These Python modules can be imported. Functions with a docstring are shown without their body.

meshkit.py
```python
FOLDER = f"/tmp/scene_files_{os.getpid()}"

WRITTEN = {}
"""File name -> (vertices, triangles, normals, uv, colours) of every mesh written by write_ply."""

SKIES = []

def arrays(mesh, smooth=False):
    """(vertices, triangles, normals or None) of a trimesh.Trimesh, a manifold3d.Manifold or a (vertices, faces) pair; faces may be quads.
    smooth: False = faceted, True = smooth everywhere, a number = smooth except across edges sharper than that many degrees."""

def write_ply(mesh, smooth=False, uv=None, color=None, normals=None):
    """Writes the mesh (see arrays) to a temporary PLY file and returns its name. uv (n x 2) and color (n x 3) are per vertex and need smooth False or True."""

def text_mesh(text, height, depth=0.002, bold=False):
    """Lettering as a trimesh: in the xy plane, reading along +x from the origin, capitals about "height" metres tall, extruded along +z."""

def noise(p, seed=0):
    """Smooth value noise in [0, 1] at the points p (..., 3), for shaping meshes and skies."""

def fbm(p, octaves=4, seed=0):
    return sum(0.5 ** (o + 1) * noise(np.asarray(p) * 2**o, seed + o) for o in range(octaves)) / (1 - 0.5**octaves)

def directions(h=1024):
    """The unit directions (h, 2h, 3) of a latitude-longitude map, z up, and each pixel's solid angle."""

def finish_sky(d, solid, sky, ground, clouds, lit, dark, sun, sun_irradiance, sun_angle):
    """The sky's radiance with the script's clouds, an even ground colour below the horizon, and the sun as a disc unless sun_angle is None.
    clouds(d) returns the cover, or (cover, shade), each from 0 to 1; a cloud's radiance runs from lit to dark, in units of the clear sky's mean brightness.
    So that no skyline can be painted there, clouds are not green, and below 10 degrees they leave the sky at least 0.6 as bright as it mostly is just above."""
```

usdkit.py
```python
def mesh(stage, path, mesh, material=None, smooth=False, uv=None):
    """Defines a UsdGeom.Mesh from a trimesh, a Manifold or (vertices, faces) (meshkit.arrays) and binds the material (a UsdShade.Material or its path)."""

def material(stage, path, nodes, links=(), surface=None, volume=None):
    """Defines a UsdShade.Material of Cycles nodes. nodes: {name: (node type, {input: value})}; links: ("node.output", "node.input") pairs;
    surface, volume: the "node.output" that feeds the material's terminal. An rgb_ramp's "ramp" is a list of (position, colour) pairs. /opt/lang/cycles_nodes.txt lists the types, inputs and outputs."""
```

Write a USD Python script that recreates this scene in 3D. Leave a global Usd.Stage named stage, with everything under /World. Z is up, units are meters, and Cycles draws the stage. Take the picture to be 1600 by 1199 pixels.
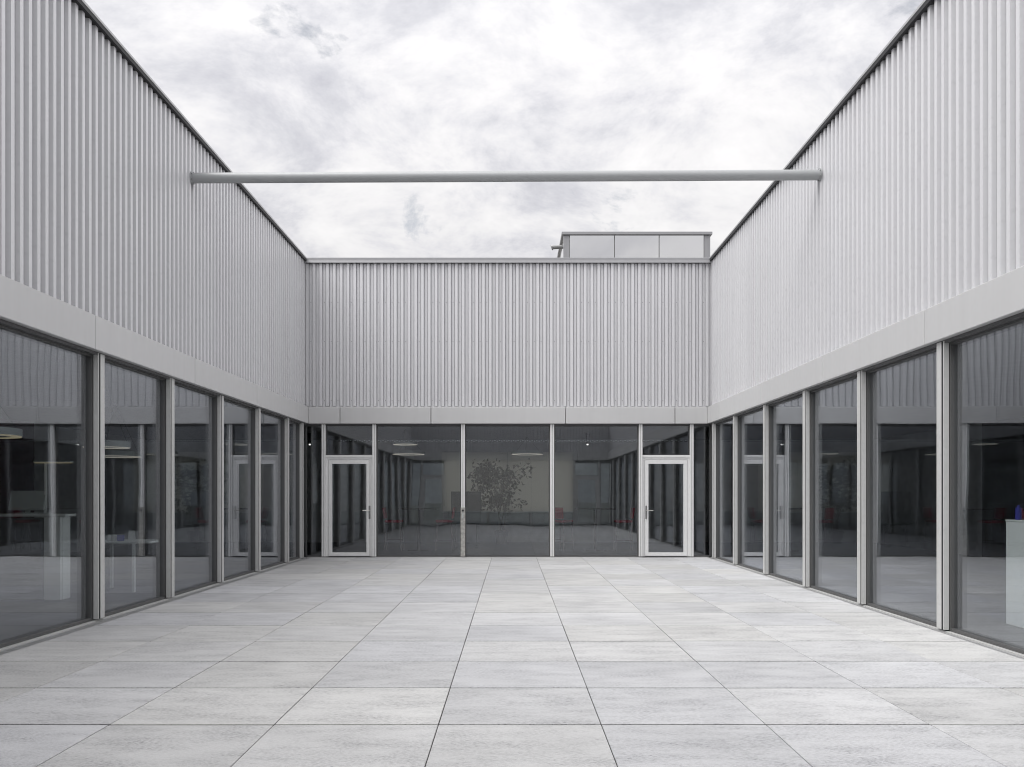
import math, random
import numpy as np
import trimesh
import usdkit
from pxr import Usd, UsdGeom, UsdLux, UsdShade, Sdf, Gf, Vt

stage = Usd.Stage.CreateInMemory()
UsdGeom.SetStageUpAxis(stage, UsdGeom.Tokens.z)
UsdGeom.SetStageMetersPerUnit(stage, 1.0)
UsdGeom.Xform.Define(stage, '/World')
UsdGeom.Scope.Define(stage, '/World/Looks')
rng = random.Random(7)
L = '/World/Looks/'

# ------------------------------------------------------------------ camera, sky, sun, exposure
cam = UsdGeom.Camera.Define(stage, '/World/camera')
cam.AddTranslateOp().Set(Gf.Vec3d(0, 0, 1.4))
cam.AddRotateXOp().Set(90.0)
cam.CreateHorizontalApertureAttr(36.0)
cam.CreateVerticalApertureAttr(36.0 * 767 / 1024)
cam.CreateFocalLengthAttr(36.0 * 1350 / 1600)
cam.CreateVerticalApertureOffsetAttr(36.0 * (773 - 599.5) / 1600)
cam.CreateClippingRangeAttr(Gf.Vec2f(0.05, 5000))
cam.CreateExposureAttr(1.37)

SUN = np.array([-0.49, -0.24, 0.83]); SUN /= np.linalg.norm(SUN)
elev = math.asin(SUN[2]); rot = math.atan2(SUN[0], SUN[1])
sky_mat = usdkit.material(stage, L + 'sky_look', {
    'tc': ('texture_coordinate', {}),
    'sep': ('separate_xyz', {}),
    'zz': ('math', {'math_type': 'maximum', 'value2': 0.0}),
    'za': ('math', {'math_type': 'add', 'value2': 0.34}),
    'dx': ('math', {'math_type': 'divide'}),
    'dy': ('math', {'math_type': 'divide'}),
    'vec': ('combine_xyz', {'z': 3.7}),
    'n1': ('noise_texture', {'dimensions': '3D', 'scale': 4.2, 'detail': 11.0, 'roughness': 0.66, 'distortion': 0.25}),
    'n2': ('noise_texture', {'dimensions': '3D', 'scale': 5.2, 'detail': 9.0, 'roughness': 0.6, 'distortion': 0.35}),
    'shade': ('rgb_ramp', {'ramp': [(0.30, (2.40, 2.40, 2.60)), (0.40, (2.85, 2.85, 3.02)), (0.47, (3.30, 3.28, 3.40)), (0.54, (3.66, 3.62, 3.67)), (0.64, (3.95, 3.90, 3.92))]}),
    'hole': ('rgb_ramp', {'ramp': [(0.27, (0.9, 0.9, 0.9)), (0.33, (0.5, 0.5, 0.5)), (0.385, (0, 0, 0))]}),
    'sky': ('sky_texture', {'sky_type': 'single_scattering', 'sun_disc': False, 'sun_elevation': elev, 'sun_rotation': rot, 'aerosol_density': 2.0}),
    'dull': ('hsv', {'saturation': 0.35, 'value': 0.55}),
    'mix': ('mix_color', {'blend_type': 'mix', 'use_clamp': False}),
    'cie': ('math', {'math_type': 'multiply_add', 'value2': 0.72, 'value3': 0.73}),
    'over': ('vector_math', {'math_type': 'scale'}),
    'bg': ('background_shader', {'strength': 0.1}),
}, [('tc.generated', 'sep.vector'), ('sep.z', 'zz.value1'), ('zz.value', 'za.value1'),
    ('sep.x', 'dx.value1'), ('za.value', 'dx.value2'), ('sep.y', 'dy.value1'), ('za.value', 'dy.value2'),
    ('dx.value', 'vec.x'), ('dy.value', 'vec.y'), ('vec.vector', 'n1.vector'), ('vec.vector', 'n2.vector'),
    ('n1.fac', 'shade.fac'), ('n2.fac', 'hole.fac'), ('sky.color', 'dull.color'),
    ('hole.color', 'mix.fac'), ('zz.value', 'cie.value1'), ('shade.color', 'over.vector1'), ('cie.value', 'over.scale'), ('over.vector', 'mix.a'), ('dull.color', 'mix.b'), ('mix.result', 'bg.color')],
    surface='bg.background')
dome = UsdLux.DomeLight.Define(stage, '/World/sky')
dome.CreateIntensityAttr(1.0)
UsdShade.MaterialBindingAPI.Apply(dome.GetPrim()).Bind(sky_mat)
dome.GetPrim().SetCustomDataByKey('kind', 'structure')
sun = UsdLux.DistantLight.Define(stage, '/World/sun')
sun.CreateIntensityAttr(0.34)
sun.CreateAngleAttr(60.0)
sun.CreateNormalizeAttr(True)
sun.CreateColorAttr(Gf.Vec3f(1.0, 0.99, 0.975))
sun.AddTransformOp().Set(Gf.Matrix4d().SetRotate(Gf.Rotation(Gf.Vec3d(0, 0, 1), Gf.Vec3d(*map(float, SUN)))))

# ------------------------------------------------------------------ helpers
used = {}
def numbered(parent, name):
    k = used.get((parent, name), -1) + 1
    used[(parent, name)] = k
    return name if k == 0 else f'{name}_{k:03d}'

class Thing:
    def __init__(self, name, label=None, cat=None, loc=(0, 0, 0), rz=0.0, group=None, kind=None):
        self.path = '/World/' + numbered('/World', name)
        self.loc = np.array(loc, float)
        self.rz = rz
        x = UsdGeom.Xform.Define(stage, self.path)
        x.AddTranslateOp().Set(Gf.Vec3d(*map(float, loc)))
        x.AddRotateZOp().Set(math.degrees(rz))
        tag(x.GetPrim(), label, cat, group, kind)

def tag(p, label=None, cat=None, group=None, kind=None):
    for k, v in (('label', label), ('category', cat), ('group', group), ('kind', kind)):
        if v:
            p.SetCustomDataByKey(k, v)

def part(thing, name, m, mat, parent=None, world=True, smooth=False, label=None, kind=None):
    """One mesh prim under the thing or under one of its parts. world: the vertices are world coordinates."""
    v, f = np.array(m.vertices, float), np.array(m.faces)
    if world:
        v = v - thing.loc
        if thing.rz:
            c, s = math.cos(-thing.rz), math.sin(-thing.rz)
            v = v @ np.array([[c, s, 0], [-s, c, 0], [0, 0, 1]])
    base = parent or thing.path
    path = base + '/' + numbered(base, name)
    p = usdkit.mesh(stage, path, trimesh.Trimesh(v, f, process=False), mat, smooth=smooth).GetPrim()
    tag(p, label, None, None, kind)
    return path

def single(name, m, mat, label=None, cat=None, group=None, kind=None, smooth=False):
    """A thing that is one mesh."""
    v = np.array(m.vertices, float)
    b = np.array([(v[:, 0].min() + v[:, 0].max()) / 2, (v[:, 1].min() + v[:, 1].max()) / 2, v[:, 2].min()])
    path = '/World/' + numbered('/World', name)
    g = usdkit.mesh(stage, path, trimesh.Trimesh(v - b, m.faces, process=False), mat, smooth=smooth)
    g.AddTranslateOp().Set(Gf.Vec3d(*map(float, b)))
    tag(g.GetPrim(), label, cat, group, kind)

def copy_of(path, name, loc, rz, label, cat, group=None):
    t = Thing(name, label, cat, loc, rz, group)
    p = stage.GetPrimAtPath(t.path)
    p.GetReferences().AddInternalReference(path)
    p.SetInstanceable(True)
    return t

def cat_(*ms):
    ms = [m for m in ms if m is not None]
    return trimesh.util.concatenate(ms) if len(ms) > 1 else ms[0]

def box(x0, x1, y0, y1, z0, z1):
    b = trimesh.creation.box([abs(x1 - x0), abs(y1 - y0), abs(z1 - z0)])
    b.apply_translation([(x0 + x1) / 2, (y0 + y1) / 2, (z0 + z1) / 2])
    return b

def cbox(x0, x1, y0, y1, z0, z1, c=0.003):
    """A box with chamfered edges (hull of three inset boxes)."""
    x0, x1 = sorted((x0, x1)); y0, y1 = sorted((y0, y1)); z0, z1 = sorted((z0, z1))
    c = min(c, (x1 - x0) / 3, (y1 - y0) / 3, (z1 - z0) / 3)
    pts = []
    for a in range(3):
        d = [c, c, c]; d[a] = 0
        for sx in (0, 1):
            for sy in (0, 1):
                for sz in (0, 1):
                    pts.append([(x0 + d[0], x1 - d[0])[sx], (y0 + d[1], y1 - d[1])[sy], (z0 + d[2], z1 - d[2])[sz]])
    return trimesh.convex.convex_hull(np.array(pts))

def rod(p, q, r, n=10, r2=None):
    p, q = np.array(p, float), np.array(q, float)
    d = q - p; h = np.linalg.norm(d); d /= h
    a = np.cross(d, [0, 0, 1] if abs(d[2]) < 0.9 else [1, 0, 0]); a /= np.linalg.norm(a); b = np.cross(d, a)
    ang = np.arange(n) * 2 * math.pi / n
    ring = np.cos(ang)[:, None] * a + np.sin(ang)[:, None] * b
    r2 = r if r2 is None else r2
    v = np.vstack([p + ring * r, q + ring * r2, [p], [q]])
    f = []
    for i in range(n):
        j = (i + 1) % n
        f += [[i, j, n + j], [i, n + j, n + i], [2 * n, j, i], [2 * n + 1, n + i, n + j]]
    m = trimesh.Trimesh(v, f, process=False)
    if m.volume < 0:
        m.invert()
    return m

def ring_mesh(c, r_out, r_in, z0, z1, n=48):
    ang = np.arange(n) * 2 * math.pi / n
    u = np.stack([np.cos(ang), np.sin(ang)], 1)
    rows = [np.c_[u * r + np.array(c[:2]), np.full(n, z)] for r, z in ((r_out, z0), (r_out, z1), (r_in, z1), (r_in, z0))]
    v = np.vstack(rows); f = []
    for k in range(4):
        a, b = k * n, ((k + 1) % 4) * n
        for i in range(n):
            j = (i + 1) % n
            f += [[a + i, a + j, b + j], [a + i, b + j, b + i]]
    m = trimesh.Trimesh(v, f, process=False)
    if m.volume < 0:
        m.invert()
    return m

# ------------------------------------------------------------------ materials
def metal_paint(name, col, metallic=0.4, rough=0.4, vary=0.05, streak=True):
    return usdkit.material(stage, L + name, {
        'g': ('geometry', {}),
        'm': ('mapping', {'scale': (4.0, 4.0, 0.16)}),
        'n': ('noise_texture', {'scale': 2.0, 'detail': 5.0, 'roughness': 0.6}),
        'r': ('map_range', {'from_min': 0.3, 'from_max': 0.7, 'to_min': 1 - vary, 'to_max': 1 + vary}),
        'oi': ('object_info', {}),
        'orr': ('map_range', {'from_min': 0.0, 'from_max': 1.0, 'to_min': 0.975, 'to_max': 1.025}),
        'mul': ('math', {'math_type': 'multiply'}),
        'c': ('vector_math', {'math_type': 'scale', 'vector1': col}),
        'n3': ('noise_texture', {'scale': 14.0, 'detail': 3.0}),
        'rr': ('map_range', {'from_min': 0.3, 'from_max': 0.7, 'to_min': rough - 0.05, 'to_max': rough + 0.05}),
        'p': ('principled_bsdf', {'metallic': metallic}),
    }, [('g.position', 'm.vector'), ('m.vector', 'n.vector'), ('n.fac', 'r.value'), ('oi.random', 'orr.value'),
        ('r.result', 'mul.value1'), ('orr.result', 'mul.value2'), ('mul.value', 'c.scale'), ('c.vector', 'p.base_color'),
        ('g.position', 'n3.vector'), ('n3.fac', 'rr.value'), ('rr.result', 'p.roughness')], surface='p.BSDF')

def plain(name, col, rough=0.6, metallic=0.0, vary=0.12, scale=5.0, **kw):
    return usdkit.material(stage, L + name, {
        'g': ('geometry', {}),
        'n': ('noise_texture', {'scale': scale, 'detail': 4.0}),
        'r': ('map_range', {'from_min': 0.3, 'from_max': 0.7, 'to_min': 1 - vary, 'to_max': 1 + vary}),
        'c': ('vector_math', {'math_type': 'scale', 'vector1': col}),
        'p': ('principled_bsdf', {'metallic': metallic, 'roughness': rough, **kw}),
    }, [('g.position', 'n.vector'), ('n.fac', 'r.value'), ('r.result', 'c.scale'), ('c.vector', 'p.base_color')], surface='p.BSDF')

CLAD = metal_paint('ribbed_aluminium', (0.655, 0.655, 0.669), 0.28, 0.38, 0.018)
FASCIA = metal_paint('fascia_aluminium', (0.55, 0.55, 0.55), 0.25, 0.42, 0.02)
EDGE = metal_paint('edge_aluminium', (0.46, 0.46, 0.465), 0.35, 0.40, 0.02)
COPING = metal_paint('coping_aluminium', (0.31, 0.31, 0.32), 0.35, 0.40, 0.02)
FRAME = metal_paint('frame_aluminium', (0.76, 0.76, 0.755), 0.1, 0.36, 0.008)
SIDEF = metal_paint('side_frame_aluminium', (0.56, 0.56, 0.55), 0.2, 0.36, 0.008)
FRAME_IN = metal_paint('inner_frame_aluminium', (0.11, 0.11, 0.11), 0.3, 0.42, 0.02)
TRIM = metal_paint('dark_trim', (0.10, 0.10, 0.102), 0.4, 0.4, 0.03)
STEEL = metal_paint('brushed_steel', (0.55, 0.54, 0.51), 0.9, 0.30, 0.06)
TUBE = metal_paint('tube_paint', (0.36, 0.37, 0.375), 0.10, 0.42, 0.02)
MIRROR = usdkit.material(stage, L + 'polished_panel', {
    'g': ('geometry', {}), 'n': ('noise_texture', {'scale': 0.7, 'detail': 2.0}),
    'b': ('bump', {'strength': 0.6, 'distance': 0.012}),
    'p': ('principled_bsdf', {'base_color': (0.78, 0.78, 0.77), 'metallic': 1.0, 'roughness': 0.07})},
    [('g.position', 'n.vector'), ('n.fac', 'b.height'), ('b.normal', 'p.normal')], surface='p.BSDF')
BLACK = plain('rubber_black', (0.018, 0.018, 0.02), 0.6)
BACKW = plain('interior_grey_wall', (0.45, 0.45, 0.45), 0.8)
BLIND_T = usdkit.material(stage, L + 'translucent_blind', {
    'd': ('principled_bsdf', {'base_color': (0.72, 0.70, 0.66), 'roughness': 0.85}),
    't': ('translucent_bsdf', {'color': (0.80, 0.78, 0.73)}),
    'm': ('mix_closure', {'fac': 0.5})}, [('d.BSDF', 'm.closure1'), ('t.BSDF', 'm.closure2')], surface='m.closure')
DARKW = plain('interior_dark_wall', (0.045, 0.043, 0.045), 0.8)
REDW = plain('interior_red_wall', (0.07, 0.02, 0.03), 0.8)
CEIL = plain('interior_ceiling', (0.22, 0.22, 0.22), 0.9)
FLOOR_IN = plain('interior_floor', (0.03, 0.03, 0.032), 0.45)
ROOF = plain('roof_membrane', (0.25, 0.25, 0.25), 0.9)
WHITE = plain('white_laminate', (0.76, 0.78, 0.775), 0.4, vary=0.03)
GREYP = plain('grey_laminate', (0.10, 0.10, 0.10), 0.5)
REDF = plain('red_upholstery', (0.34, 0.025, 0.045), 0.7)
STOOL = plain('stool_frame', (0.20, 0.17, 0.17), 0.4)
WOOD = plain('dark_wood', (0.035, 0.028, 0.026), 0.45)
BLUE = plain('blue_plastic', (0.05, 0.05, 0.35), 0.4)
REDP = plain('red_plastic', (0.35, 0.04, 0.08), 0.4)
SILVER = plain('silver_plastic', (0.45, 0.48, 0.48), 0.35, vary=0.03)
SCREW = plain('screw_heads', (0.22, 0.22, 0.23), 0.4, 0.5)
GRATE = metal_paint('grating_steel', (0.46, 0.46, 0.46), 0.5, 0.42, 0.06)
SOIL = plain('plant_soil', (0.03, 0.022, 0.016), 0.95)
BARK = plain('bark', (0.11, 0.09, 0.07), 0.9)
LEAF = usdkit.material(stage, L + 'leaf', {
    'd': ('principled_bsdf', {'base_color': (0.27, 0.27, 0.25), 'roughness': 0.5}),
    't': ('translucent_bsdf', {'color': (0.20, 0.205, 0.17)}),
    'm': ('mix_closure', {'fac': 0.35})}, [('d.BSDF', 'm.closure1'), ('t.BSDF', 'm.closure2')], surface='m.closure')
BLIND = usdkit.material(stage, L + 'blind_fabric', {
    'd': ('principled_bsdf', {'base_color': (0.80, 0.78, 0.73), 'roughness': 0.85}),
    't': ('translucent_bsdf', {'color': (0.80, 0.78, 0.73)}),
    'm': ('mix_closure', {'fac': 0.12})}, [('d.BSDF', 'm.closure1'), ('t.BSDF', 'm.closure2')], surface='m.closure')
def glow(name, col, s):
    return usdkit.material(stage, L + name, {'e': ('emission', {'color': col, 'strength': s})}, surface='e.emission')
LAMP = glow('lamp_glow', (1.0, 0.93, 0.80), 0.13)
LAMP_W = glow('warm_lamp_glow', (1.0, 0.86, 0.55), 0.10)
SPOT = glow('spot_glow', (1.0, 0.97, 0.92), 0.8)

PANE = usdkit.material(stage, L + 'coated_glass', {
    'g': ('geometry', {}),
    'n': ('noise_texture', {'scale': 0.9, 'detail': 1.0}),
    'b': ('bump', {'strength': 1.0, 'distance': 0.0018}),
    'lw': ('layer_weight', {'blend': 0.5}),
    'pw': ('math', {'math_type': 'power', 'value2': 2.7}),
    'ma': ('math', {'math_type': 'multiply_add', 'value2': 0.60, 'value3': 0.10, 'use_clamp': True}),
    't': ('transparent_bsdf', {'color': (0.93, 0.95, 0.95)}),
    'gl': ('glossy_bsdf', {'color': (0.93, 0.95, 1.0), 'roughness': 0.0}),
    'm': ('mix_closure', {})},
    [('g.position', 'n.vector'), ('n.fac', 'b.height'), ('b.normal', 'gl.normal'),
     ('lw.facing', 'pw.value1'), ('pw.value', 'ma.value1'), ('ma.value', 'm.fac'),
     ('t.BSDF', 'm.closure1'), ('gl.BSDF', 'm.closure2')], surface='m.closure')

def slab_mat(i):
    base = (0.528, 0.528, 0.532)
    return usdkit.material(stage, L + f'paving_concrete_{i}', {
        'g': ('geometry', {}),
        'oi': ('object_info', {}),
        'off': ('vector_math', {'math_type': 'scale', 'vector1': (37.0, 91.0, 53.0)}),
        'add': ('vector_math', {'math_type': 'add'}),
        'm1': ('mapping', {'scale': (1.5, 4.2, 1.0)}),
        'n1': ('noise_texture', {'scale': 1.5, 'detail': 6.0, 'roughness': 0.6}),
        'm2': ('mapping', {'scale': (44.0, 165.0, 1.0)}),
        'n2': ('noise_texture', {'scale': 1.0, 'detail': 4.0, 'roughness': 0.7}),
        'n3': ('noise_texture', {'scale': 1.1, 'detail': 3.0}),
        'n4': ('noise_texture', {'scale': 190.0, 'detail': 1.0}),
        'mask': ('map_range', {'from_min': 0.40, 'from_max': 0.66, 'to_min': 0.28, 'to_max': 1.0, 'clamp': True}),
        'sp': ('map_range', {'from_min': 0.46, 'from_max': 0.68, 'to_min': 0.0, 'to_max': 0.72, 'clamp': True}),
        'mm': ('math', {'math_type': 'multiply'}),
        'inv': ('math', {'math_type': 'subtract', 'value1': 1.0}),
        'r1': ('rgb_ramp', {'ramp': [(0.30, (1.05, 1.05, 1.045)), (0.5, (1, 1, 1)), (0.62, (0.965, 0.965, 0.97)), (0.75, (0.88, 0.88, 0.89))]}),
        'r3': ('map_range', {'from_min': 0.3, 'from_max': 0.7, 'to_min': 0.93, 'to_max': 1.07}),
        'r4': ('map_range', {'from_min': 0.3, 'from_max': 0.7, 'to_min': 0.91, 'to_max': 1.07}),
        'rs': ('map_range', {'from_min': 0.0, 'from_max': 1.0, 'to_min': 0.90, 'to_max': 1.05}),
        'k1': ('math', {'math_type': 'multiply'}), 'k2': ('math', {'math_type': 'multiply'}), 'k3': ('math', {'math_type': 'multiply'}),
        'x1': ('mix_color', {'blend_type': 'multiply', 'fac': 1.0, 'use_clamp': False, 'a': tuple(c * (1 + w * (i - 1.5)) for c, w in zip(base, (0.012, 0.009, -0.004)))}),
        's3': ('vector_math', {'math_type': 'scale'}),
        'b': ('bump', {'strength': 0.4, 'distance': 0.002, 'invert': True}),
        'p': ('principled_bsdf', {'roughness': 0.62}),
    }, [('oi.random', 'off.scale'), ('g.position', 'add.vector1'), ('off.vector', 'add.vector2'), ('oi.random', 'rs.value'),
        ('add.vector', 'm1.vector'), ('m1.vector', 'n1.vector'), ('add.vector', 'm2.vector'), ('m2.vector', 'n2.vector'),
        ('add.vector', 'n3.vector'), ('g.position', 'n4.vector'),
        ('n1.fac', 'mask.value'), ('n2.fac', 'sp.value'), ('mask.result', 'mm.value1'), ('sp.result', 'mm.value2'), ('mm.value', 'inv.value2'),
        ('n1.fac', 'r1.fac'), ('n3.fac', 'r3.value'), ('n4.fac', 'r4.value'),
        ('inv.value', 'k1.value1'), ('r3.result', 'k1.value2'), ('k1.value', 'k2.value1'), ('r4.result', 'k2.value2'),
        ('k2.value', 'k3.value1'), ('rs.result', 'k3.value2'),
        ('r1.color', 'x1.b'), ('x1.result', 's3.vector1'), ('k3.value', 's3.scale'), ('s3.vector', 'p.base_color'),
        ('sp.result', 'b.height'), ('b.normal', 'p.normal')], surface='p.BSDF')
SLABS = [slab_mat(i) for i in range(4)]

# ------------------------------------------------------------------ ground and paving
FL, FR, FB, FF = -4.515, 4.34, 19.18, -0.90      # front planes of the fascias: left, right, back, rear (behind the camera)
single('ground', box(-120, 120, -120, 140, -0.40, -0.30), plain('gravel_ground', (0.16, 0.155, 0.145), 0.95, scale=2.0), kind='structure')
pav = Thing('courtyard_paving', kind='structure')
part(pav, 'joint_bed', box(FL - 0.6, FR + 0.6, FF - 0.6, FB + 0.6, -0.12, -0.005), plain('joint_sand', (0.035, 0.034, 0.032), 0.95))
PL, PR = -4.455, 4.35
xs = [PL, -3.45, -2.451, -1.448, -0.448, 0.544, 1.546, 2.546, 3.547, PR]
ys = [-0.74 + k for k in range(20)] + [19.27]
DRX, DRY = (-0.30, -0.02), (16.62, 16.78)
for j in range(len(ys) - 1):
    for i in range(len(xs) - 1):
        g = 0.0024 + rng.random() * 0.0012
        gy = 0.0090 + rng.random() * 0.0055
        dz = (rng.random() - 0.5) * 0.0022
        part(pav, 'paving_slab', cbox(xs[i] + g, xs[i + 1] - g, ys[j] + gy, ys[j + 1] - gy, -0.04, dz, 0.0022), SLABS[rng.randrange(4)])

# ------------------------------------------------------------------ wings
Z0, Z1, Z2, Z3, ZC = 2.976, 3.345, 6.56, 6.685, 2.945    # fascia bottom / top, coping bottom / top, head of the glazing

class Wing:
    """t runs along the wall in world coordinates, d from the fascia's front into the building."""
    def __init__(self, thing, axis, plane, sign):
        self.th, self.axis, self.plane, self.sign = thing, axis, plane, sign
    def w(self, m):
        v = np.array(m.vertices, float)
        t, d, z = v[:, 0].copy(), v[:, 1].copy(), v[:, 2].copy()
        dep = self.plane + self.sign * d
        nv = np.stack([dep, t, z] if self.axis == 'x' else [t, dep, z], 1)
        det = -self.sign if self.axis == 'x' else self.sign
        f = np.array(m.faces)
        return trimesh.Trimesh(nv, f if det > 0 else f[:, ::-1], process=False)
    def put(self, name, m, mat, parent=None, **kw):
        return part(self.th, name, self.w(m), mat, parent, **kw)

SHADE_SLOT = 0.0075  # slits added at each rib foot to deepen the dark shade lines
RID, GRO, SHEET = 0.100, 0.143, 0.170

def ridge_sheet(t0, n, p, z0, z1):
    """A trapezoidal sheet of n ridges as one closed prism."""
    a, fl = 0.058 / 0.151 * p, 0.0120 / 0.151 * p
    g = p - a - 2 * fl
    prof = [(t0, GRO)]
    for k in range(n):
        s = t0 + k * p + g / 2
        prof += [(s - SHADE_SLOT, GRO), (s - SHADE_SLOT, GRO + 0.020), (s, GRO + 0.020), (s + fl, RID), (s + fl + a, RID), (s + 2 * fl + a, GRO + 0.020), (s + 2 * fl + a + SHADE_SLOT, GRO + 0.020), (s + 2 * fl + a + SHADE_SLOT, GRO)]
    prof.append((t0 + n * p, GRO))
    prof = np.array(prof); N = len(prof)
    v = []
    for z in (z0, z1):
        v += [(t, d, z) for t, d in prof] + [(t, SHEET, z) for t, d in prof]
    v = np.array(v); f = []
    o = 2 * N
    for i in range(N - 1):
        f += [[i, i + 1, o + i + 1], [i, o + i + 1, o + i]]                              # front
        f += [[i, N + i + 1, i + 1], [i, N + i, N + i + 1]]                              # bottom
        f += [[o + i, o + i + 1, o + N + i + 1], [o + i, o + N + i + 1, o + N + i]]      # top
        f += [[N + i, o + N + i + 1, N + i + 1], [N + i, o + N + i, o + N + i + 1]]      # back
    for i in (0, N - 1):
        q = [[i, o + i, o + N + i], [i, o + N + i, N + i]]
        f += q if i == 0 else [x[::-1] for x in q]
    m = trimesh.Trimesh(v, f, process=False)
    if m.volume < 0:
        m.invert()
    return m

def upper_wall(W, t0, t1, p, phase, seams, screw_rows=(), zb=6.652):
    """Cladding, fascia and coping between t0 and t1 (the fascia's ends)."""
    c0, c1 = t0 - GRO, t1 + GRO
    n_tot = int(round((c1 - c0) / p)) + 1
    start = phase - p / 2
    k0 = math.floor((c0 - start) / p)
    t = start + k0 * p
    first = t
    while t < c1 - 1e-6:
        n = min(7, max(1, int(math.ceil((c1 - t) / p))))
        W.put('cladding_sheet', ridge_sheet(t, n, p, 3.372, 6.600 if zb > 6.6 else 6.556), CLAD)
        t += n * p
    W.put('cladding_base', box(first, t, GRO + 0.001, SHEET, Z1 - 0.02, 3.372), CLAD)
    W.put('wall_core', box(c0 - 0.2, c1 + 0.2, SHEET + 0.004, 0.40, ZC + 0.02, 6.60), BLACK)
    if screw_rows:
        sc = []
        k = 0
        tt = first
        while tt < c1:
            if k % 2 == 0 or rng.random() < 0.25:
                for z in screw_rows:
                    sc.append(rod((tt, GRO + 0.002, z), (tt, GRO - 0.004, z), 0.008, 6))
            tt += p; k += 1
        W.put('screw_heads', cat_(*sc), SCREW, kind='stuff')
    edges = [t0] + [s for s in seams if t0 + 0.05 < s < t1 - 0.05] + [t1]
    for a, b in zip(edges[:-1], edges[1:]):
        W.put('fascia_panel', cbox(a + (0.006 if a > t0 else 0), b - (0.006 if b < t1 else 0), 0.0, 0.162, Z0, Z1, 0.005), FASCIA)
    CF = 0.055
    if zb > 6.6:
        W.put('shadow_gap', box(t0 - 0.05, t1 + 0.05, 0.060, 0.168, 6.602, zb - 0.001), BLACK)  # solid black band standing in for the shade under the side coping
    CE = CF if zb > 6.6 else CF + 0.11
    ztop = Z3 if zb > 6.6 else Z3 - 0.003
    a = t0 - CE
    while a < t1 + CE - 0.01:
        b = min(a + 3.0, t1 + CE)
        if t1 + CE - b < 0.6:
            b = t1 + CE
        if zb > 6.6:
            prof = np.array([(CF + 0.002, zb), (CF + 0.42, zb + 0.002), (CF + 0.42, Z3 - 0.01), (CF + 0.010, Z3), (CF, Z3 - 0.006)])
        else:
            prof = np.array([(CF + 0.012, zb + 0.056), (CF, zb + 0.050), (CF - 0.010, zb), (CF + 0.42, zb + 0.006), (CF + 0.42, ztop - 0.01), (CF + 0.026, ztop), (CF + 0.014, ztop - 0.006)])
        N = len(prof)
        v = np.array([(a + 0.001, d, z) for d, z in prof] + [(b - 0.001, d, z) for d, z in prof])
        f = []
        for i in range(N):
            j = (i + 1) % N
            f += [[i, j, N + j], [i, N + j, N + i]]
        c0_, c1_ = len(v), len(v) + 1
        v = np.vstack([v, v[:N].mean(0), v[N:].mean(0)])
        for i in range(N):
            j = (i + 1) % N
            f += [[c0_, j, i], [c1_, N + i, N + j]]
        m = trimesh.Trimesh(v, f, process=False)
        if m.volume < 0:
            m.invert()
        W.put('coping', m, EDGE if zb > 6.6 else COPING)
        a = b

GL = 0.165      # glass depth behind the fascia
def window(W, a, b, z0=0.019, z1=ZC, fw=0.022, name='window', inner=FRAME_IN):
    """A fixed light: slim frame (part) with its pane (sub-part)."""
    d0, d1 = GL - 0.045, GL + 0.04
    fr = cat_(box(a, a + fw, d0, d1, z0, z1), box(b - fw, b, d0, d1, z0, z1),
              box(a + fw, b - fw, d0 + 0.002, d1, z0, z0 + fw), box(a + fw, b - fw, d0 + 0.002, d1, z1 - fw, z1))
    path = W.put(name, fr, inner)
    W.put('pane', box(a + fw - 0.006, b - fw + 0.006, GL - 0.012, GL + 0.012, z0 + fw - 0.006, z1 - fw + 0.006), PANE, path)

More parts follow.
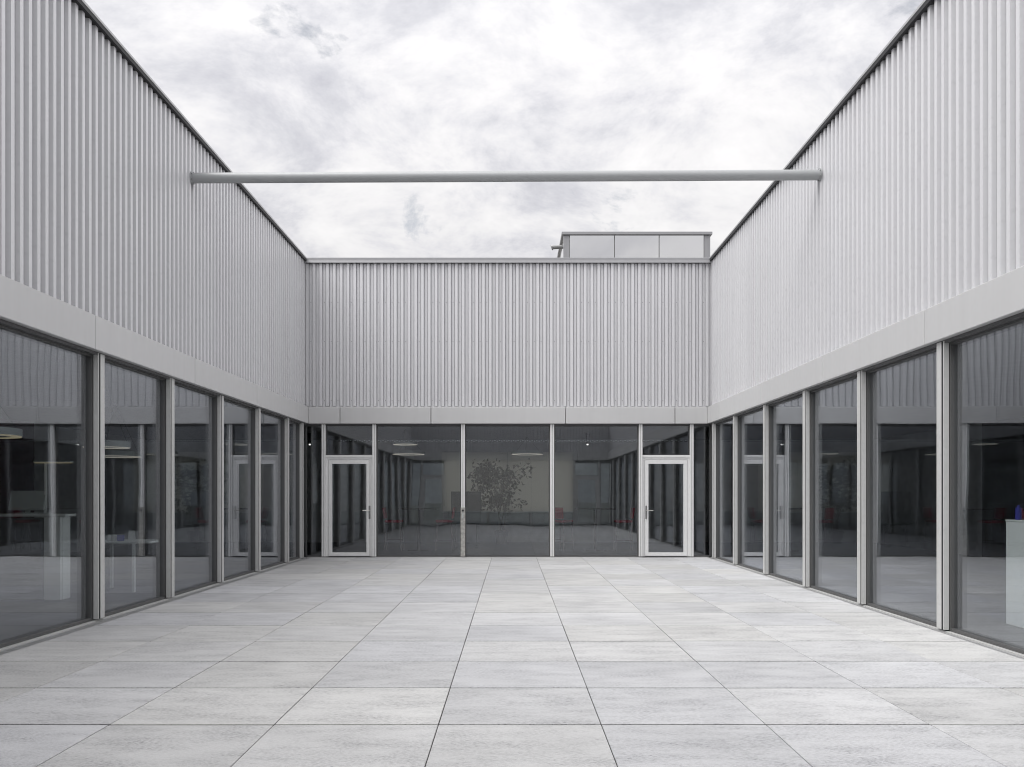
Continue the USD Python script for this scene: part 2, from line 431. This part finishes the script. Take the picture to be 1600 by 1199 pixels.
def side_mullion(W, far, z1=ZC):
    """Two aluminium profiles with a shadow gap, the far one a little prouder; far = the edge away from the camera."""
    m = cat_(cbox(far - 0.150, far - 0.134, 0.058, 0.113, 0.02, z1 + 0.02, 0.002),
             cbox(far - 0.096, far, 0.056, 0.113, 0.02, z1 + 0.02, 0.004))
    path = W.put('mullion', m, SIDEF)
    W.put('gasket', box(far - 0.1338, far - 0.0962, 0.062, 0.114, 0.021, z1 + 0.018), BLACK, path)
    W.put('mullion_core', box(far - 0.146, far - 0.004, 0.1145, GL + 0.04, 0.02, z1 + 0.018), FRAME_IN, path)

def front_mullion(W, a, b, z1=ZC, z0=0.02):
    c = (a + b) / 2
    m = cat_(cbox(a, c - 0.004, 0.058, GL - 0.05, z0, z1 + 0.02, 0.003), cbox(c + 0.004, b, 0.058, GL - 0.05, z0, z1 + 0.02, 0.003))
    path = W.put('mullion', m, FRAME)
    W.put('gasket', box(c - 0.0035, c + 0.0035, 0.08, GL - 0.052, z0 + 0.001, z1 + 0.018), BLACK, path)

def shell(W, t0, t1, deep, back_mat):
    """Floor, ceiling, rear wall and roof of the rooms behind the glazing."""
    W.put('head_rail', cat_(box(t0 - 0.1, t1 + 0.1, 0.066, 0.110, ZC - 0.002, Z0 - 0.001), box(t0 - 0.1, t1 + 0.1, 0.112, 0.30, ZC, Z0 + 0.02)), TRIM)
    W.put('sill', box(t0 - 0.05, t1 + 0.05, GL - 0.047, GL + 0.05, -0.03, 0.018), FRAME_IN)
    W.put('sill_edge', box(t0 - 0.05, t1 + 0.05, GL - 0.085, GL - 0.049, -0.03, 0.008), SIDEF)

# side wings ---------------------------------------------------------------
DEEP = 6.2
left = Thing('left_wing', 'left wing of ribbed silver cladding over a shaded glass front', 'building', (FL, 9.0, 0))
right = Thing('right_wing', 'right wing of ribbed silver cladding, the brighter long side', 'building', (FR, 9.0, 0))
back = Thing('back_wing', 'facing wing of ribbed cladding with two glazed doors', 'building', (0, FB, 0))
rear = Thing('rear_wing', 'wing behind the camera with pale blinds, seen only mirrored in glass', 'building', (0, FF, 0))
WL, WR = Wing(left, 'x', FL, -1), Wing(right, 'x', FR, 1)
WB, WF = Wing(back, 'y', FB, 1), Wing(rear, 'y', FF, -1)

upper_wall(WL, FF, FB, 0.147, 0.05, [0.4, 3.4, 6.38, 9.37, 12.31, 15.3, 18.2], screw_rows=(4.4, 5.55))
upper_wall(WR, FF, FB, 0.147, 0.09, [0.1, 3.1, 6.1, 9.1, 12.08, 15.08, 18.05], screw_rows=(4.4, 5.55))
upper_wall(WB, FL, FR, 0.1514, -0.4856, [-3.82, -1.80, 1.19, 3.62], screw_rows=(3.50, 4.82, 5.70), zb=6.562)
upper_wall(WF, FL, FR, 0.1514, -0.4856, [-3.0, 0.0, 3.0])

def side_glazing(W, far_edges, end, reverse=False):
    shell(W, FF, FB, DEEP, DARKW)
    prev = FF + 0.2
    for e in far_edges:
        window(W, prev, e - 0.151)
        side_mullion(W, e)
        prev = e + 0.001
    W.put('corner_post', cat_(cbox(end + 0.001, end + 0.05, 0.06, GL - 0.02, 0.02, ZC + 0.02), box(end + 0.051, FB + GL + 0.03, GL - 0.02, GL + 0.05, 0.0, ZC + 0.02)), TRIM)

side_glazing(WL, [-0.34 + 2.008 * k for k in range(10)] + [18.97], 18.97)
side_glazing(WR, [0.70 + 2.0625 * k for k in range(9)] + [19.0], 19.0)

# back and rear glazing ----------------------------------------------------
S = 19.25 / 1350.0
def X(px): return (px - 800.0) * S

def door(W, a, b, handle_at, side):
    """A glazed door with its fixed frame and a transom light above; a, b = clear opening between mullions."""
    zt0, zt1 = 2.225, 2.28
    W.put('transom_bar', cbox(a, b, 0.085, GL + 0.03, zt0, zt1), FRAME)
    window(W, a, b, zt1 + 0.001, ZC, 0.012, 'transom_window')
    jw = 0.055
    W.put('door_frame', cat_(cbox(a, a + jw, 0.10, GL + 0.04, 0.02, zt0 - 0.001), cbox(b - jw, b, 0.10, GL + 0.04, 0.02, zt0 - 0.001),
                             cbox(a + jw, b - jw, 0.10, GL + 0.04, zt0 - 0.05, zt0 - 0.001)), FRAME)
    la, lb, lz0, lz1, st = a + jw + 0.006, b - jw - 0.006, 0.03, zt0 - 0.056, 0.076
    d0, d1 = 0.094, 0.165
    leaf = cat_(cbox(la, la + st, d0, d1, lz0, lz1), cbox(lb - st, lb, d0, d1, lz0, lz1),
                cbox(la + st, lb - st, d0 + 0.001, d1, lz0, lz0 + 0.078), cbox(la + st, lb - st, d0 + 0.001, d1, lz1 - 0.085, lz1))
    path = W.put('door', leaf, FRAME)
    W.put('pane', box(la + st - 0.006, lb - st + 0.006, 0.122, 0.146, lz0 + 0.072, lz1 - 0.079), PANE, path)
    h = handle_at
    hz = 1.045
    W.put('handle', cat_(cbox(h - 0.018, h + 0.018, d0 - 0.012, d0 - 0.0005, hz - 0.19, hz + 0.105, 0.004)), plain_plate(), path, label='dark backplate of the door handle')
    W.put('lever', cat_(rod((h, d0 - 0.013, hz), (h, d0 - 0.062, hz), 0.010), rod((h - side * 0.008, d0 - 0.058, hz), (h + side * 0.15, d0 - 0.058, hz), 0.0105)), STEEL, path, smooth=40)
    W.put('threshold', cbox(a, b, 0.08, GL + 0.04, -0.02, 0.019), FRAME_IN)

_pp = []
def plain_plate():
    if not _pp:
        _pp.append(metal_paint('handle_plate', (0.24, 0.24, 0.24), 0.6, 0.35))
    return _pp[0]

def lock(W, a, b):
    c = (a + b) / 2
    path = W.put('lock_cover', cbox(a - 0.008, b + 0.008, 0.040, 0.057, 0.02, 1.115, 0.003), STEEL)
    W.put('keyhole', cat_(rod((c, 0.040, 1.045), (c, 0.030, 1.045), 0.024, 20)), BLACK, path)
    W.put('cylinder', cat_(rod((c, 0.039, 0.965), (c, 0.024, 0.965), 0.017, 16), cbox(c - 0.012, c + 0.012, 0.012, 0.020, 0.87, 0.955), rod((c, 0.026, 0.965), (c, 0.014, 0.93), 0.006, 8)), SILVER, path)

def front_glazing(W, with_lock):
    shell(W, FL, FR, DEEP, DARKW)
    m = [(X(502.7), X(508.6)), (X(581.8), X(587.6)), (X(720.4), X(726.4)), (X(859.6), X(865.8)), (X(998.3), X(1003.8)), (X(1078.2), X(1083.8))]
    for k, (a, b) in enumerate(m):
        if with_lock and k == 2:
            front_mullion(W, a, b)
            lock(W, a, b)
        else:
            front_mullion(W, a, b)
    window(W, FL - GL + 0.06, m[0][0] - 0.001)
    door(W, m[0][1] + 0.001, m[1][0] - 0.001, X(577.2), -1)
    window(W, m[1][1] + 0.001, m[2][0] - 0.001)
    window(W, m[2][1] + 0.001, m[3][0] - 0.001)
    window(W, m[3][1] + 0.001, m[4][0] - 0.001)
    door(W, m[4][1] + 0.001, m[5][0] - 0.001, X(1009.8), 1)
    window(W, m[5][1] + 0.001, FR + GL - 0.06)
    return m
mull = front_glazing(WB, True)
front_glazing(WF, True)

# rooms --------------------------------------------------------------------
XL, XR = FL - DEEP, FR + DEEP
YB, YR = FB + DEEP, FF - 4.6
def room(th, x0, x1, y0, y1):
    part(th, 'room_floor', box(x0, x1, y0, y1, -0.14, -0.002), FLOOR_IN)
    part(th, 'room_ceiling', box(x0, x1, y0, y1, 3.0, 3.12), CEIL)
    part(th, 'roof', box(x0, x1, y0, y1, 6.30, 6.42), ROOF)
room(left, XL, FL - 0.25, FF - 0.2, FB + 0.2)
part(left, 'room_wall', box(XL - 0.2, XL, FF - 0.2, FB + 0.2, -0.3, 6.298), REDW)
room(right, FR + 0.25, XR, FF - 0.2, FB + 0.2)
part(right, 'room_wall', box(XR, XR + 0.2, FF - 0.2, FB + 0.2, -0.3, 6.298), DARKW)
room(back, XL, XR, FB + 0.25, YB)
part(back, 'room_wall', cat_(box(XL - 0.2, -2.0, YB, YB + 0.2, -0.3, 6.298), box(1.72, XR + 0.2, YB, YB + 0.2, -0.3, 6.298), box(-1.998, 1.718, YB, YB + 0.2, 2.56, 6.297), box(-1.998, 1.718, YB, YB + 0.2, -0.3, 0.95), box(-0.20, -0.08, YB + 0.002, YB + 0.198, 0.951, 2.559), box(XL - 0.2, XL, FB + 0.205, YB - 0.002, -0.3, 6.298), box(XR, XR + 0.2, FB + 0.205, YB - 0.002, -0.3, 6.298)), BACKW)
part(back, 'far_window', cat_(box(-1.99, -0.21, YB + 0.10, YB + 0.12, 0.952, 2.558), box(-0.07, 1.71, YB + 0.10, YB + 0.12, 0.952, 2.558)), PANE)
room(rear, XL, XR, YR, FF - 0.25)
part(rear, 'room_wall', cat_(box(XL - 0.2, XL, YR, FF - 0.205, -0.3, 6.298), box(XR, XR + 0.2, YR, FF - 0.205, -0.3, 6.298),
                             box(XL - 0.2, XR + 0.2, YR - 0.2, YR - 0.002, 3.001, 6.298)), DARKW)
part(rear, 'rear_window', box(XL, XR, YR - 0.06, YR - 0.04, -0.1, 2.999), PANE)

# drain channels along the side wings ---------------------------------------
for W, name, pl, lab in ((WL, 'left', PL, 'narrow slotted drain grating along the foot of the left glazing'), (WR, 'right', PR, 'narrow slotted drain grating along the foot of the right glazing')):
    edge = abs(pl - W.plane) * (1 if (pl - W.plane) * W.sign > 0 else -1)
    d0, d1 = edge + 0.004, GL - 0.09
    th = Thing('drain_channel', lab, 'drain', (pl, 9.0, 0))
    V = Wing(th, 'x', W.plane, W.sign)
    V.put('channel_frame', cat_(box(FF, FB + 0.08, d0, d0 + 0.012, -0.034, -0.002), box(FF, FB + 0.08, d1 - 0.030, d1, -0.034, -0.002)), GRATE)
    V.put('channel_bed', box(FF, FB + 0.08, d0 + 0.012, d1 - 0.030, -0.0345, -0.030), BLACK)
    bars = []
    y = FF + 0.02
    while y < FB + 0.06:
        bars.append(box(y, y + 0.017, d0 + 0.0125, d1 - 0.0305, -0.022, -0.003))
        y += 0.030
    V.put('grating_bars', cat_(*bars), GRATE, kind='stuff')

# ------------------------------------------------------------------ steel tube across the court
tb = Thing('steel_tube', 'pale round steel tube spanning the court high between the two side walls', 'tube', (0, 12.45, 5.99))
zl, zr, yt = 5.960, 6.005, 12.45
pa, pb = (FL - 0.105, yt, zl), (FR + 0.105, yt, zr)
part(tb, 'tube', rod(pa, pb, 0.074, 40), TUBE, smooth=40)
part(tb, 'end_flange', rod((FL - 0.097, yt, zl), (FL - 0.080, yt, zl), 0.092, 32), TUBE, smooth=40)
part(tb, 'end_flange', rod((FR + 0.080, yt, zr), (FR + 0.097, yt, zr), 0.092, 32), TUBE, smooth=40)
for fx, zc, sg in ((FL - 0.080, zl, 1), (FR + 0.080, zr, -1)):
    part(tb, 'bolts', cat_(*[rod((fx, yt + 0.083 * math.cos(q), zc + 0.083 * math.sin(q)), (fx + sg * 0.008, yt + 0.083 * math.cos(q), zc + 0.083 * math.sin(q)), 0.008, 6) for q in np.arange(6) * math.pi / 3 + 0.5]), SCREW)

# ------------------------------------------------------------------ rooftop plant housing
YU = 25.0
SU = YU / 1350.0
ux = lambda px: (px - 800) * SU
uz = lambda py: 1.4 + (773 - py) * SU
un = Thing('rooftop_unit', 'boxy plant housing of polished metal panels standing on the far roof', 'plant housing', (ux(995), YU + 2, 6.42))
x0, x1 = ux(880.2), ux(1109.8)
zt = uz(368)
edges = [ux(889.7), ux(960), ux(1030), ux(1100.2)]
part(un, 'inner_box', box(x0 + 0.05, x1 - 0.05, YU + 0.06, YU + 4.0, 6.43, zt - 0.01), BLACK)
for a, b in zip(edges[:-1], edges[1:]):
    part(un, 'panel', cbox(a + 0.008, b - 0.008, YU, YU + 0.05, 6.45, zt, 0.006), MIRROR)
part(un, 'corner_trim', cbox(x0, edges[0] - 0.004, YU + 0.003, YU + 0.05, 6.45, zt, 0.006), COPING)
part(un, 'corner_trim', cbox(edges[-1] + 0.004, x1, YU + 0.003, YU + 0.05, 6.45, zt, 0.006), COPING)
for k in range(3):
    part(un, 'panel', cbox(x0, x0 + 0.045, YU + 0.06 + 1.32 * k, YU + 1.36 + 1.32 * k, 6.45, zt, 0.006), MIRROR)
part(un, 'cap', cat_(cbox(x0 - 0.05, x1 + 0.05, YU - 0.06, YU + 4.1, zt + 0.012, uz(363) , 0.006), box(x0 + 0.03, x1 - 0.03, YU + 0.03, YU + 4.0, zt - 0.009, zt + 0.012)), COPING)
part(un, 'vent_spout', cat_(rod((x0 + 0.02, YU + 0.35, uz(380.5)), (x0 - 0.30, YU + 0.35, uz(381.5) + 0.0), 0.055, 14), rod((x0 - 0.30, YU + 0.35, uz(381.5)), (x0 - 0.33, YU + 0.35, uz(382)), 0.075, 14)), plain_plate(), smooth=40)

# ------------------------------------------------------------------ inside: bar tables, stools, lamps, counter
def bar_table(label, x, y):
    t = Thing('bar_table', label, 'table', (x, y, 0), group='high tables behind the far glazing')
    part(t, 'tabletop', cbox(x - 0.48, x + 0.48, y - 0.35, y + 0.35, 1.03, 1.06, 0.008), WOOD)
    part(t, 'column', rod((x, y, 0.02), (x, y, 1.029), 0.04, 16), WOOD, smooth=40)
    part(t, 'base', cbox(x - 0.25, x + 0.25, y - 0.25, y + 0.25, 0.0, 0.02, 0.006), WOOD)
bar_table('dark high table behind the glass between left door and lock mullion', -2.33, 21.6)
bar_table('dark high table behind the glass left of the right door', 2.08, 21.6)

def bar_stool(label):
    t = Thing('bar_stool', label, 'bar stool', (-2.95, 21.6, 0), 0.0, 'red bar stools at the high tables')
    P = lambda n, m, mat, **k: part(t, n, m, mat, world=False, **k)
    P('seat', cbox(-0.21, 0.21, -0.21, 0.21, 0.70, 0.765, 0.02), REDF)
    b = cbox(-0.03, 0.015, -0.20, 0.20, 0.80, 1.08, 0.014)
    b.apply_transform(trimesh.transformations.rotation_matrix(-0.14, [0, 1, 0], [0, 0, 0.8])); b.apply_translation([-0.2, 0, 0])
    P('backrest', b, REDF)
    for sx in (-1, 1):
        for sy in (-1, 1):
            P('leg', rod((sx * 0.175, sy * 0.175, 0.70), (sx * 0.215, sy * 0.205, 0), 0.016, 8), STOOL, smooth=40)
    for sx in (-1, 1):
        P('footrest', rod((sx * 0.203, -0.196, 0.22), (sx * 0.203, 0.196, 0.22), 0.011, 8), STOOL, smooth=40)
    P('footrest', rod((-0.196, 0.196, 0.26), (0.196, 0.196, 0.26), 0.011, 8), STOOL, smooth=40)
    P('back_post', cat_(rod((-0.19, -0.15, 0.70), (-0.215, -0.15, 0.86), 0.012, 8), rod((-0.19, 0.15, 0.70), (-0.215, 0.15, 0.86), 0.012, 8)), WOOD, smooth=40)
    return t
st = bar_stool('red bar stool nearest the left door, facing right')
copy_of(st.path, 'bar_stool', (-1.70, 21.75, 0), math.pi, 'red bar stool just left of the mullion with the lock', 'bar stool', 'red bar stools at the high tables')
copy_of(st.path, 'bar_stool', (1.25, 21.65, 0), 0.9, 'red bar stool just right of the bright right-hand mullion', 'bar stool', 'red bar stools at the high tables')
copy_of(st.path, 'bar_stool', (2.78, 21.6, 0), math.pi, 'red bar stool beside the frame of the right door', 'bar stool', 'red bar stools at the high tables')

def ring_lamp(label, x, y, z, r, mat=LAMP):
    t = Thing('ring_lamp', label, 'pendant lamp', (x, y, z), group='flat ring lamps hanging from the ceilings')
    part(t, 'shade', ring_mesh((x, y), r, r - 0.11, z + 0.012, z + 0.10), SILVER)
    part(t, 'diffuser', ring_mesh((x, y), r - 0.006, r - 0.104, z, z + 0.011), mat)
    for k in range(3):
        a = k * 2.094 + 0.4
        part(t, 'cable', rod((x + math.cos(a) * (r - 0.05), y + math.sin(a) * (r - 0.05), z + 0.09), (x, y, 3.0), 0.003, 5), BLACK)
ring_lamp('large pale ring lamp hanging above the left high table', -2.85, 23.8, 2.50, 0.44)
ring_lamp('smaller ring lamp hung higher, in front of the large one', -2.62, 21.2, 2.62, 0.30)
ring_lamp('pale ring lamp seen in the middle pane of the far glazing', 0.42, 24.0, 2.51, 0.44)
ring_lamp('ring lamp at the left edge of the photo behind near left glass', -6.75, 10.8, 2.13, 0.55, LAMP_W)
ring_lamp('ring lamp in the second left pane, upper of two', -6.1, 13.0, 2.10, 0.33)
ring_lamp('ring lamp in the second left pane, lower of two', -6.9, 15.0, 2.05, 0.42)

tr = Thing('cable_tray', 'long perforated light strip under the ceiling across the far room', 'light strip', (0, 20.4, 2.64))
part(tr, 'tray', box(-4.1, 4.15, 20.42, 20.45, 2.64, 2.70), FRAME_IN)
dots = []
x = -4.05
while x < 4.1:
    dots.append(box(x, x + 0.032, 20.408, 20.419, 2.652 if int(round(x / 0.055)) % 2 else 2.668, 2.672 if int(round(x / 0.055)) % 2 else 2.688)); x += 0.055
part(tr, 'lights', cat_(*dots), SILVER, kind='stuff')
for lab, px in (('small lit ceiling spot in the dark far left corner', 484), ('small lit ceiling spot behind the pane left of the right door', 918)):
    y = 22.5; s_ = y / 1350; cx = (px - 800) * s_; cz = 1.4 + (773 - 694.5) * s_
    t = Thing('ceiling_spot', lab, 'spotlight', (cx, y, cz))
    part(t, 'housing', rod((cx, y, cz + 0.01), (cx, y, 3.0), 0.045, 14), BLACK, smooth=40)
    part(t, 'lens', rod((cx, y, cz - 0.02), (cx, y, cz + 0.009), 0.022, 14), SPOT, smooth=40)

bd = Thing('partition_board', 'dark grey board on feet standing behind the mullion with the lock', 'board', (-1.22, 23.0, 0))
part(bd, 'panel', cbox(-1.62, -0.82, 22.98, 23.02, 0.60, 1.48, 0.008), GREYP)
for sx in (-1.5, -0.94):
    part(bd, 'leg', cat_(rod((sx, 23.0, 0.02), (sx, 23.0, 0.60), 0.018, 8), cbox(sx - 0.03, sx + 0.03, 22.75, 23.25, 0.0, 0.03)), GREYP)

ct = Thing('reception_counter', 'dark reception counter with a pale end panel behind the nearest left pane', 'counter', (-7.2, 11.8, 0))
part(ct, 'end_panel', cbox(-6.21, -5.99, 11.46, 11.50, 0.0, 1.10, 0.004), WHITE)
part(ct, 'front_panel', cbox(-9.0, -6.214, 11.47, 11.51, 0.0, 1.09, 0.004), GREYP)
part(ct, 'counter_top', cbox(-9.0, -5.95, 11.512, 11.80, 1.105, 1.14, 0.004), WHITE)
part(ct, 'side_panel', cbox(-6.02, -5.99, 11.515, 11.72, 0.0, 1.10, 0.004), WHITE)
ms = Thing('monitor', 'pale computer screen standing on the dark reception counter', 'monitor', (-6.56, 11.66, 1.14))
scr = cbox(-0.24, 0.24, -0.015, 0.015, 0.05, 0.32, 0.006)
scr.apply_transform(trimesh.transformations.rotation_matrix(-0.25, [1, 0, 0]))
scr.apply_translation([-6.56, 11.66, 1.14])
part(ms, 'screen', scr, SILVER)
part(ms, 'stand', cat_(cbox(-6.66, -6.46, 11.58, 11.76, 1.14, 1.155), cbox(-6.59, -6.53, 11.69, 11.72, 1.155, 1.30)), SILVER)
lp = Thing('desk_lamp', 'slim T-shaped lamp glowing pale yellow on the reception counter', 'lamp', (-6.33, 11.72, 1.14))
part(lp, 'base', rod((-6.33, 11.72, 1.14), (-6.33, 11.72, 1.155), 0.07, 24), SILVER, smooth=40)
part(lp, 'stem', cbox(-6.345, -6.315, 11.71, 11.73, 1.156, 1.83, 0.003), WHITE)
part(lp, 'lamp_head', cbox(-6.47, -5.97, 11.67, 11.77, 1.835, 1.855, 0.004), SILVER)
part(lp, 'diffuser', cbox(-6.46, -5.98, 11.675, 11.765, 1.826, 1.833, 0.002), LAMP_W)

tt = Thing('white_table', 'small white table behind the second left pane', 'table', (-5.55, 12.6, 0))
part(tt, 'tabletop', cbox(-6.05, -5.18, 12.35, 13.0, 0.70, 0.73, 0.005), WHITE)
for lx, ly in ((-5.42, 12.38), (-6.0, 12.4), (-5.22, 12.95), (-6.0, 12.95)):
    part(tt, 'leg', cbox(lx - 0.02, lx + 0.02, ly - 0.02, ly + 0.02, 0, 0.699), WHITE)
for k, (cx, lab) in enumerate(((-5.83, 'left one of the white cups on the small white table'), (-5.75, 'right one of the white cups on the small white table'))):
    single('cup', cat_(rod((cx, 12.5, 0.73), (cx, 12.5, 0.82), 0.03, 16, 0.038), rod((cx + 0.035, 12.5, 0.79), (cx + 0.06, 12.5, 0.775), 0.006, 6), rod((cx + 0.06, 12.5, 0.775), (cx + 0.034, 12.5, 0.755), 0.006, 6)), WHITE, lab, 'cup', smooth=40)
bx = Thing('carton', 'small blue carton on the white table', 'carton', (-5.66, 12.5, 0.73))
part(bx, 'body', cbox(-5.70, -5.62, 12.47, 12.53, 0.73, 0.80), BLUE)
part(bx, 'lid', cbox(-5.702, -5.618, 12.468, 12.532, 0.801, 0.815), BLUE)
cd = Thing('table_card', 'white folded card standing on the small white table', 'card', (-5.5, 12.5, 0.73))
for s in (-1, 1):
    q = cbox(-0.045, 0.045, -0.002, 0.002, 0.0, 0.15, 0.0005)
    q.apply_transform(trimesh.transformations.rotation_matrix(s * 0.2, [1, 0, 0])); q.apply_translation([-5.5, 12.5 + s * 0.032, 0.731])
    part(cd, 'leaf', q, WHITE)

pd = Thing('display_plinth', 'pale display plinth behind the nearest right pane', 'plinth', (5.62, 9.1, 0))
part(pd, 'body', cbox(5.35, 5.88, 8.86, 9.36, 0.0, 1.11, 0.004), WHITE)
part(pd, 'top', cbox(5.345, 5.885, 8.855, 9.365, 1.112, 1.13, 0.003), WHITE)
b1 = Thing('bottle', 'blue bottle at the front of the pale plinth', 'bottle', (5.41, 9.23, 1.13))
part(b1, 'body', rod((5.41, 9.23, 1.13), (5.41, 9.23, 1.26), 0.03, 18), BLUE, smooth=40)
part(b1, 'neck', rod((5.41, 9.23, 1.261), (5.41, 9.23, 1.285), 0.013, 12), BLUE, smooth=40)
b2 = Thing('bottle', 'red bottle beside the blue one on the plinth', 'bottle', (5.475, 9.28, 1.13))
part(b2, 'body', rod((5.475, 9.28, 1.13), (5.475, 9.28, 1.22), 0.032, 18), REDP, smooth=40)
part(b2, 'neck', rod((5.475, 9.28, 1.221), (5.475, 9.28, 1.25), 0.014, 12), REDP, smooth=40)

# ------------------------------------------------------------------ blinds and potted tree behind the camera (mirrored in the far glass)
for k, (a, b) in enumerate(((mull[1][1], mull[2][0]), (mull[2][1], mull[3][0]), (mull[3][1], mull[4][0]))):
    y = FF - 0.035
    t = Thing('roller_blind', ('pale roller blind behind the camera, mirrored left of the lock mullion', 'pale roller blind behind the camera, mirrored in the middle pane', 'pale roller blind behind the camera, mirrored left of the right door')[k], 'blind', ((a + b) / 2, y, 0.6))
    part(t, 'fabric', box(a - 0.03, b + 0.03, y - 0.004, y, 0.64, Z0 - 0.002), BLIND)
    part(t, 'hem_bar', cbox(a - 0.03, b + 0.03, y - 0.012, y + 0.010, 0.60, 0.64), WHITE)

for a, b, lab in ((-2.06, -0.146, 'pale translucent blind in the far room, left of the middle'), (-0.134, 1.78, 'pale translucent blind in the far room, right of the middle')):
    t = Thing('window_blind', lab, 'blind', ((a + b) / 2, YB - 0.06, 0.86), group='translucent blinds at the back of the far room')
    part(t, 'fabric', box(a, b, YB - 0.062, YB - 0.058, 0.90, 2.64), BLIND_T)
    part(t, 'hem_bar', cbox(a, b, YB - 0.072, YB - 0.050, 0.865, 0.90), WHITE)

nrng = np.random.default_rng(5)
tx, ty = -0.30, YB - 0.65
pt = Thing('potted_tree', 'slender potted tree inside, in front of the pale blinds of the far room', 'potted tree', (tx, ty, 0))
part(pt, 'pot', rod((tx, ty, 0), (tx, ty, 0.36), 0.15, 28, 0.20), GREYP, smooth=40)
part(pt, 'soil', rod((tx, ty, 0.361), (tx, ty, 0.37), 0.18, 28), SOIL)
stems, tips = [], []
for k in range(6):
    p = np.array([tx + nrng.normal(0, 0.05), ty + nrng.normal(0, 0.03), 0.36])
    d = np.array([nrng.normal(0, 0.30), nrng.normal(0, 0.08), 1.0])
    for q_ in range(4):
        q = p + d / np.linalg.norm(d) * 0.42
        stems.append(rod(p, q, 0.016 - 0.003 * q_, 8, 0.013 - 0.003 * q_))
        if q_ >= 1:
            for _ in range(3):
                e = q + np.array([nrng.normal(-0.05, 0.36), nrng.normal(0, 0.10), nrng.normal(0.08, 0.14)])
                stems.append(rod(q, e, 0.005, 5, 0.0025)); tips.append(e)
        p = q; d = d + np.array([nrng.normal(0, 0.25), nrng.normal(0, 0.05), 0])
part(pt, 'trunk', cat_(*stems), BARK, smooth=40)
lv, lf = [], []
for e in tips:
    for _ in range(20):
        c = e + nrng.normal(0, 1, 3) * [0.12, 0.07, 0.10]
        c[1] = min(c[1], YB - 0.2)
        a = nrng.normal(0, 1, 3); a /= np.linalg.norm(a); b = np.cross(a, nrng.normal(0, 1, 3)); b /= np.linalg.norm(b)
        h, w = 0.065, 0.034
        k = len(lv)
        lv += [c - a * h, c + b * w, c + a * h, c - b * w]
        lf += [[k, k + 1, k + 2], [k, k + 2, k + 3]]
part(pt, 'crown', trimesh.Trimesh(np.array(lv), np.array(lf), process=False), LEAF)
